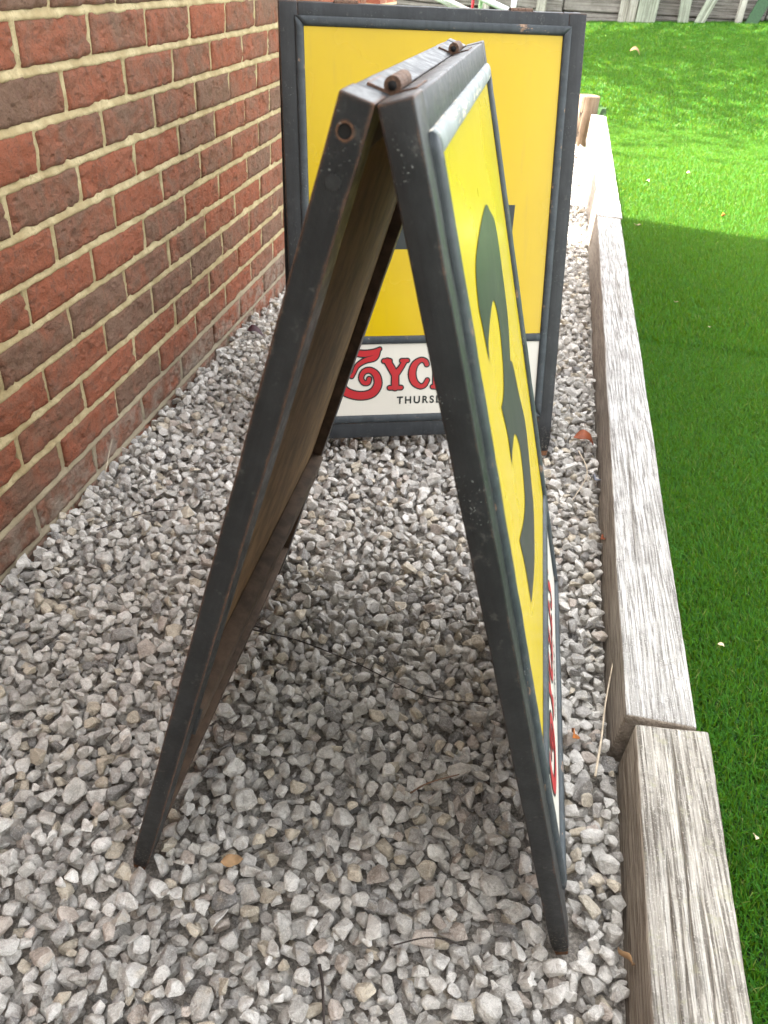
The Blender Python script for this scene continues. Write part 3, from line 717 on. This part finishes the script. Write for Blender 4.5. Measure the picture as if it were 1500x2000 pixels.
print('stones', n, 'tris', len(Fc), 'level', LEVEL)
tag(link('stone_chippings', me, gravel_bed, [MT['stone']], False), kind='stuff')

# ------------------------------------------------------------------ artificial grass
def blades(xy, length, width, lean, rs):
    n = len(xy); z = np.array([lawn_z(x, y) for x, y in xy])
    a = rs.uniform(0, 2 * np.pi, n); b = rs.normal(2.4, 1.1, n)      # facing / direction of lean
    L = length * rs.uniform(.65, 1.15, n); w = width * rs.uniform(.75, 1.25, n)
    le = np.abs(rs.normal(lean, .28, n))
    sx_, sy_ = np.cos(a) * w / 2, np.sin(a) * w / 2
    dx, dy = np.cos(b), np.sin(b)
    P = np.stack([xy[:, 0], xy[:, 1], z - .002], 1)
    m1 = P + np.stack([dx * L * .5 * np.sin(le * .5), dy * L * .5 * np.sin(le * .5), L * .52 * np.cos(le * .5)], 1)
    t = m1 + np.stack([dx * L * .5 * np.sin(le * 1.5), dy * L * .5 * np.sin(le * 1.5), L * .5 * np.cos(le * 1.5)], 1)
    sd_ = np.stack([sx_, sy_, np.zeros(n)], 1)
    V = np.stack([P - sd_, P + sd_, m1 + sd_ * .85, m1 - sd_ * .85, t], 1).reshape(-1, 3)
    i = np.arange(n)[:, None] * 5
    F = np.concatenate([i + np.array([[0, 1, 2]]), i + np.array([[0, 2, 3]]), i + np.array([[3, 2, 4]])], 0)
    tin = np.repeat(rs.uniform(0, 1, n), 5)
    return V, F, tin
def field(x0, x1, y0, y1, dens, fx=None):
    m = int((x1 - x0) * (y1 - y0) * dens); p = np.c_[rng.uniform(x0, x1, m), rng.uniform(y0, y1, m)]
    ok = p[:, 0] > (np.where(p[:, 1] < -.47, 1.1765 + .034 * (p[:, 1] + .474), np.where(p[:, 1] < 2.34, 1.1625 + .0262 * (p[:, 1] + .466), 1.244 + .0262 * (p[:, 1] - 2.341))) + .001)
    ok |= p[:, 1] > 5.6
    if fx is not None: ok &= p[:, 0] < fx(p[:, 1])
    return p[ok]
lim_r = lambda y: 1.42 + .215 * (y + .2)
parts = [(field(1.14, 1.75, -.95, 1.0, 165000, lim_r), .0215, .0019, .70), (field(1.16, 2.3, 1.0, 2.7, 82000, lim_r), .031, .0030, .62),
         (field(1.16, 3.0, 2.7, 5.0, 52000, lim_r), .032, .0036, .6), (field(.4, 4.2, 5.0, 9.15, 14500, lambda y: lim_r(y) + .25), .034, .0062, .55)]
m = 9000; p = np.c_[rng.uniform(-1.2, 1.35, m), rng.uniform(5.62, 9.1, m)]; parts.append((p, .036, .009, .5))
m = 26000; p = np.c_[rng.uniform(1.3, 6, m), rng.uniform(-2.5, 9, m)]; p = p[p[:, 0] > lim_r(p[:, 1])]; parts.append((p, .034, .010, .6))
V, Fc, Tn = [], [], []; base = 0
for p, L, w, le in parts:
    v, f, t = blades(p, L, w, le, rng); V.append(v); Fc.append(f + base); Tn.append(t); base += len(v)
V = np.concatenate(V); Fc = np.concatenate(Fc); Tn = np.concatenate(Tn)
mm = M('turf_fibre'); tn = mm.node('ShaderNodeAttribute', attribute_name='tn').outputs['Fac']
c = mm.mix(tn, (.009, .070, .005), (.050, .200, .011)); c = mm.mix(mm.ramp(tn, .94, .95), c, (.14, .19, .04))
turf = mm.done(c, .55, spec=.22, Transmission_Weight=0.0)
tr = mm.node('ShaderNodeBsdfTranslucent'); mm.put(tr.inputs['Color'], mm.mix(.5, c, (.32, .42, .004)))
mx = mm.node('ShaderNodeMixShader'); mx.inputs[0].default_value = .3
mm.l.new(mm.b.outputs[0], mx.inputs[1]); mm.l.new(tr.outputs[0], mx.inputs[2]); mm.l.new(mx.outputs[0], mm.n['Material Output'].inputs['Surface'])
me = from_np(V, Fc, 'turf'); at = me.attributes.new('tn', 'FLOAT', 'POINT'); at.data.foreach_set('value', Tn.astype(np.float32))
print('grass tris', len(Fc))
tag(link('artificial_grass', me, None, [turf], True), 'short bright green artificial turf right of the sleeper edging', 'grass', kind='stuff')

# ------------------------------------------------------------------ timber wall at the back of the lawn
def slab(p0, p1, w, t, bev=.006, seed=0):
    """board from p0 (bottom centre) to p1 (top centre), width w in the X-ish direction, thickness t"""
    p0, p1 = Vector(p0), Vector(p1); d = (p1 - p0); L = d.length; zl = d.normalized(); xl = Vector((1, 0, 0)); xl = (xl - zl * xl.dot(zl)).normalized(); yl = zl.cross(xl)
    bm = bmesh.new(); box(bm, -w / 2, w / 2, -t / 2, t / 2, 0, L)
    bmesh.ops.bevel(bm, geom=bm.edges[:], offset=bev, segments=2, affect='EDGES')
    for k in range(1, 8): bmesh.ops.bisect_plane(bm, geom=bm.verts[:] + bm.edges[:] + bm.faces[:], plane_co=(0, 0, L * k / 8), plane_no=(0, 0, 1))
    for v in bm.verts: v.co += Vector((nz(v.co, 5, seed), nz(v.co, 5, seed + 2), 0)) * .005
    bmesh.ops.recalc_face_normals(bm, faces=bm.faces[:])
    return from_bm(bm), mat4(p0, xl, yl, zl)
tw = tag(empty('timber_wall', (2, 9.2, .4)), 'low retaining wall of weathered horizontal sleepers at the back of the lawn', 'wall')
bpy.context.view_layer.update(); random.seed(3)
for row in range(6):
    x = -4.6 - row * .7
    while x < 8:
        L = random.uniform(1.9, 2.6); zr_ = .16 + row * .205 + .075 * max(0, min(x + 1, 3.5) - 1.2) * .6
        bm = bmesh.new(); box(bm, 0, L - .012, 0, .12, 0, .197)
        bmesh.ops.bevel(bm, geom=bm.edges[:], offset=.010, segments=2, affect='EDGES')
        for k in range(1, 10): bmesh.ops.bisect_plane(bm, geom=bm.verts[:] + bm.edges[:] + bm.faces[:], plane_co=(L * k / 10, 0, 0), plane_no=(1, 0, 0))
        for v in bm.verts: v.co += Vector((0, nz(v.co, 2.5, x), nz(v.co, 3, x + 4))) * .008
        o = link('plank', from_bm(bm), tw, [MT['fence']], False)
        o.matrix_world = Matrix.Translation((x, 9.08 + random.uniform(-.012, .012), zr_)) @ Matrix.Rotation(random.uniform(-.004, .004) - (.03 if x > .5 else 0), 4, 'Y')
        x += L
bm = bmesh.new(); box(bm, -9, 14, 9.215, 13, -.4, 1.36); tag(link('earth_bank', from_bm(bm), None, [soil]), kind='structure')
B = [('upright_board', (1.562, 9.0, .42), (1.535, 9.03, 1.35), .085, .05, 'post', 'narrow pale board, left one of a touching pair, against the timber wall'),
     ('upright_board', (1.652, 8.98, .42), (1.632, 9.02, 1.32), .092, .06, 'post', 'narrow pale board, right one of a touching pair, against the timber wall'),
     ('upright_sleeper', (1.805, 8.98, .42), (1.813, 9.02, 1.40), .205, .10, 'greenpost', 'widest pale upright sleeper standing against the timber wall'),
     ('upright_board', (2.212, 8.97, .45), (2.155, 9.02, 1.36), .112, .06, 'greenpost', 'single upright faded green board next to the slanting board'),
     ('slanting_board', (2.330, 8.95, .47), (2.66, 9.01, 1.42), .105, .04, 'greenpost', 'faded green board leaning steeply to the right against the timber wall'),
     ('upright_board', (2.780, 8.97, .50), (2.765, 9.02, 1.40), .072, .05, 'post', 'thin pale post beside the dark green board at right'),
     ('leaning_board', (2.875, 8.90, .55), (2.985, 9.0, .86), .125, .05, 'green', 'short dark green board leaning against the timber wall at far right'),
     ('upright_board', (.02, 9.0, .36), (.02, 9.03, 1.3), .12, .06, 'post', 'pale upright board at the timber wall just above the far sign'),
     ('upright_board', (.66, 9.0, .38), (.66, 9.03, 1.35), .11, .06, 'post', 'pale upright board at the timber wall above the far sign, right of the white frame')]
for i, (nm, a, b, w, t, mt, lb) in enumerate(B):
    me, mx_ = slab(a, b, w, t, seed=i); o = link(nm, me, None, [MT[mt]], False); o.matrix_world = mx_
    tag(o, lb, 'board', 'boards propped along the timber wall')
# white folding frame just showing over the far sign
fr = tag(empty('folding_frame', (.1, 7.9, .45)), 'white metal folding frame leaning by the timber wall, peeping over the far sign', 'frame')
wm = mat_plain('white_metal', (.78, .80, .82), .35, .06); rm = mat_plain('red_plastic', (.5, .03, .05), .4); gm = mat_plain('green_plastic', (.25, .42, .22), .5)
def tube(p0, p1, r, mat, name, parent=None, seg=10):
    p0, p1 = Vector(p0), Vector(p1); d = p1 - p0; bm = bmesh.new()
    bmesh.ops.create_cone(bm, cap_ends=True, segments=seg, radius1=r, radius2=r, depth=d.length)
    o = link(name, from_bm(bm), parent, [mat], True); bpy.context.view_layer.update(); o.matrix_world = Matrix.Translation((p0 + p1) / 2) @ d.to_track_quat('Z', 'Y').to_matrix().to_4x4(); return o
for a, b, r, mt, nm in [((-.55, 8.0, .86), (.345, 8.0, .60), .028, wm, 'rail'), ((-.62, 8.12, .74), (-.05, 8.12, .56), .022, wm, 'rail'), ((-.80, 8.16, .76), (-.2, 8.16, .57), .016, wm, 'rail'),
                       ((.395, 8.03, .36), (.40, 8.03, 1.0), .026, wm, 'leg'), ((-.02, 8.05, .36), (-.02, 8.05, 1.0), .014, rm, 'red_grip'), ((.062, 8.06, .36), (.06, 8.06, 1.0), .018, gm, 'green_strut')]:
    tube(a, b, r, mt, nm, fr)

# ------------------------------------------------------------------ tree left of the lawn: throws the dappled shade
bark = mat_plain('bark', (.11, .085, .06), .9, .4, 30); lm = M('tree_leaf'); ln = lm.noise(lm.coord('Position'), 3, 2)
leafm = lm.done(lm.mix(lm.ramp(ln, .3, .7), (.05, .10, .02), (.09, .17, .03)), .6)
tree = tag(empty('tree', (-2.5, 7.9, .1)), 'broad leafy tree left of the lawn, whose shade dapples the turf', 'tree')
bpy.context.view_layer.update()
bm = bmesh.new(); prev = None
for k in range(13):
    z = k * .33; r = .17 * (1 - k / 15); cx_ = .25 * math.sin(k * .35)
    ring = [bm.verts.new((-2.5 + cx_ + r * math.cos(a) * (1 + .1 * math.sin(3 * a)), 7.9 + r * math.sin(a), z)) for a in [2 * math.pi * j / 12 for j in range(12)]]
    if prev:
        for j in range(12): bm.faces.new((prev[j], prev[(j + 1) % 12], ring[(j + 1) % 12], ring[j]))
    prev = ring
tr_ = link('trunk', from_bm(bm), tree, [bark], True); tr_.matrix_world = Matrix.Identity(4)
rs = random.Random(12); cl = []
for k in range(34):
    a = rs.uniform(0, 6.28); rr = rs.uniform(.2, 2.7); z = rs.uniform(3.0, 6.2); e = Vector((-2.0 + rr * math.cos(a), 7.9 + 1.15 * rr * math.sin(a), z)); cl.append(e)
    o = tube((-2.5 + .2 * rs.random(), 7.9, min(3.6, z - .7)), e, .03, bark, 'limb', tree, 6)
LV = []; LF = []; k = 0
for e in cl:
    for j in range(95):
        d = Vector((rs.gauss(0, .42), rs.gauss(0, .42), rs.gauss(0, .26))); c0 = e + d
        u = Vector((rs.gauss(0, 1), rs.gauss(0, 1), rs.gauss(0, .5))).normalized(); w = u.orthogonal().normalized()
        s = rs.uniform(.05, .10)
        LV += [c0 - u * s, c0 + w * s * .5, c0 + u * s, c0 - w * s * .5]; LF.append((k, k + 1, k + 2, k + 3)); k += 4
cr = link('crown', from_np(np.array([tuple(v) for v in LV]), np.array(LF)), tree, [leafm]); cr.matrix_world = Matrix.Identity(4)

# ------------------------------------------------------------------ litter on the gravel and turf
def stem(name, pts, r, mat, label, cat='twig', group='twigs and dry stems on the gravel'):
    c = catmull([tuple(p) for p in pts], (), 6, False); bm = bmesh.new(); prev = None
    for i, p in enumerate(c):
        p = Vector(p); a = Vector(c[max(0, i - 1)]); b = Vector(c[min(len(c) - 1, i + 1)]); d = (b - a).normalized(); u = d.orthogonal().normalized(); w = d.cross(u)
        rr = r * (1 - .5 * i / len(c)) * (1 + .2 * nz(p, 90))
        ring = [bm.verts.new(p + (u * math.cos(t) + w * math.sin(t)) * rr) for t in [2 * math.pi * k / 6 for k in range(6)]]
        if prev:
            for k in range(6): bm.faces.new((prev[k], prev[(k + 1) % 6], ring[(k + 1) % 6], ring[k]))
        prev = ring
    return tag(link(name, from_bm(bm), None, [mat], True), label, cat, group)
dk = mat_plain('dark_twig', (.045, .035, .03), .8); pal = mat_plain('dry_stem', (.55, .46, .34), .8); brn = mat_plain('brown_twig', (.22, .13, .08), .8)
def P(x, y, h=.0): return (x, y, gz(y) + .008 + h)
stem('twig', [P(.462, -.400, .03), P(.50, -.395, .022), P(.56, -.392, .014), P(.66, -.416, .012), P(.775, -.452, .010), P(.875, -.440, .008)], .0013, dk, 'long thin dark twig arching across the gravel under the near sign')
stem('dry_stem', [P(1.028, -.54, .012), P(1.040, -.47, .014), P(1.050, -.40, .012), P(1.068, -.30, .016)], .0019, pal, 'pale dry stem lying between the near sign and the sleeper')
stem('dry_stem', [P(1.03, .40, .008), P(1.046, .293, .012), P(1.010, .174, .008)], .0016, pal, 'pale bent stem on the gravel right of the far sign')
stem('twig', [P(.713, -.860, .008), P(.722, -.88, .010), P(.734, -.92, .008)], .0022, dk, 'short thick dark twig at the bottom edge of the gravel')
stem('twig', [P(.79, -.822, .008), P(.83, -.806, .012), P(.868, -.805, .008)], .0010, dk, 'thin dark twig beside the right foot of the near sign')
stem('twig', [P(.778, -.625, .010), P(.80, -.605, .012), P(.840, -.580, .010)], .0014, brn, 'short brown twig between the legs of the near sign')
stem('dry_stem', [(.012, .0, .006), (.006, .03, .025), (.004, .062, .055)], .0012, pal, 'pale grass stalk leaning on the foot of the brick wall')
stem('twig', [P(.10, -.20, .008), P(.17, -.13, .016), P(.22, -.10, .01)], .0012, dk, 'thin dark twig on pale gravel near the brick wall')
def dead_leaf(loc, size, rz, mat, label, tilt=.3, group='fallen leaves on the gravel', asp=.5):
    bm = bmesh.new(); n = 9; A = []; Bq = []; Cq = []
    for k in range(n + 1):
        t = k / n; w = asp * math.sin(math.pi * t ** .8) * .5 * (1 + .15 * math.sin(9 * t)); z = .20 * math.sin(t * 4 + rz) * (.5 + t)
        A.append(bm.verts.new((t - .5, w, z + .34 * w / asp))); Bq.append(bm.verts.new((t - .5, 0, z))); Cq.append(bm.verts.new((t - .5, -w, z + .22 * w / asp)))
    for k in range(n):
        bm.faces.new((A[k], A[k + 1], Bq[k + 1], Bq[k])); bm.faces.new((Bq[k], Bq[k + 1], Cq[k + 1], Cq[k]))
    bmesh.ops.scale(bm, vec=(size,) * 3, verts=bm.verts[:])
    bmesh.ops.solidify(bm, geom=bm.faces[:], thickness=.0006)
    o = link('fallen_leaf', from_bm(bm), None, [mat], True); o.location = loc; o.rotation_euler = (tilt, tilt * .4, rz); return tag(o, label, 'leaf', group)
lr = mat_plain('red_brown_leaf', (.27, .075, .03), .6); lo_ = mat_plain('orange_leaf', (.42, .14, .03), .6); lb_ = mat_plain('tan_leaf', (.36, .22, .11), .7); lp = mat_plain('pale_leaf', (.55, .43, .28), .7); lg = mat_plain('blue_grey_plastic', (.22, .24, .29), .6); ld = mat_plain('dark_leaf', (.06, .025, .03), .6)
dead_leaf(P(1.046, .458, .010), .060, .15, lr, 'red-brown leaf on the gravel right of the far sign')
dead_leaf(P(1.000, -.470, .012), .034, 1.2, lo_, 'orange leaf on the gravel beside the near sign board', .6)
dead_leaf(P(1.064, .276, .012), .045, 1.3, lg, 'blue-grey plastic scrap on the gravel against the sleeper', .4)  # a scrap of plastic, built with the leaf shape
dead_leaf(P(.580, -.770, .014), .030, .5, lb_, 'crumpled tan leaf on the gravel between the sign feet', .5)
dead_leaf(P(.07, .83, .010), .055, .3, ld, 'dark purple leaf on the gravel near the brick wall', .3)
dead_leaf(P(1.070, .047, .010), .026, .9, lr, 'small red-brown leaf on the gravel against the long sleeper', .4)
dead_leaf(P(1.052, -.778, .014), .030, 1.7, lb_, 'curled tan leaf against the nearest sleeper', .9)
dead_leaf((1.62, 7.3, lawn_z(1.62, 7.3) + .035), .12, .1, lb_, 'largest tan leaf lying far out on the lawn', .25, 'leaf scraps on the turf')
for i, (x, y, s, lab) in enumerate([(1.222, -.291, .012, 'tiny pale scrap on the shaded turf beside the end of the long sleeper'), (1.207, -.625, .014, 'tiny pale scrap on the turf beside the nearest sleeper'), (1.348, 1.321, .016, 'pale leaf scrap in the middle of the shaded turf, left one'), (1.424, 1.125, .013, 'pale leaf scrap in the middle of the shaded turf, right one'), (1.426, 3.146, .032, 'tan leaf scrap on the sunlit turf, left one'), (1.678, 3.465, .03, 'tan leaf scrap on the sunlit turf, farthest'), (1.718, 2.604, .034, 'orange leaf scrap on the sunlit turf at right'), (1.30, 2.25, .03, 'tan leaf scrap on the turf just inside the shadow edge')]):
    dead_leaf((x, y, lawn_z(x, y) + .030), s, i * 1.3, lp if i != 6 else lo_, lab, .3, 'leaf scraps on the turf')
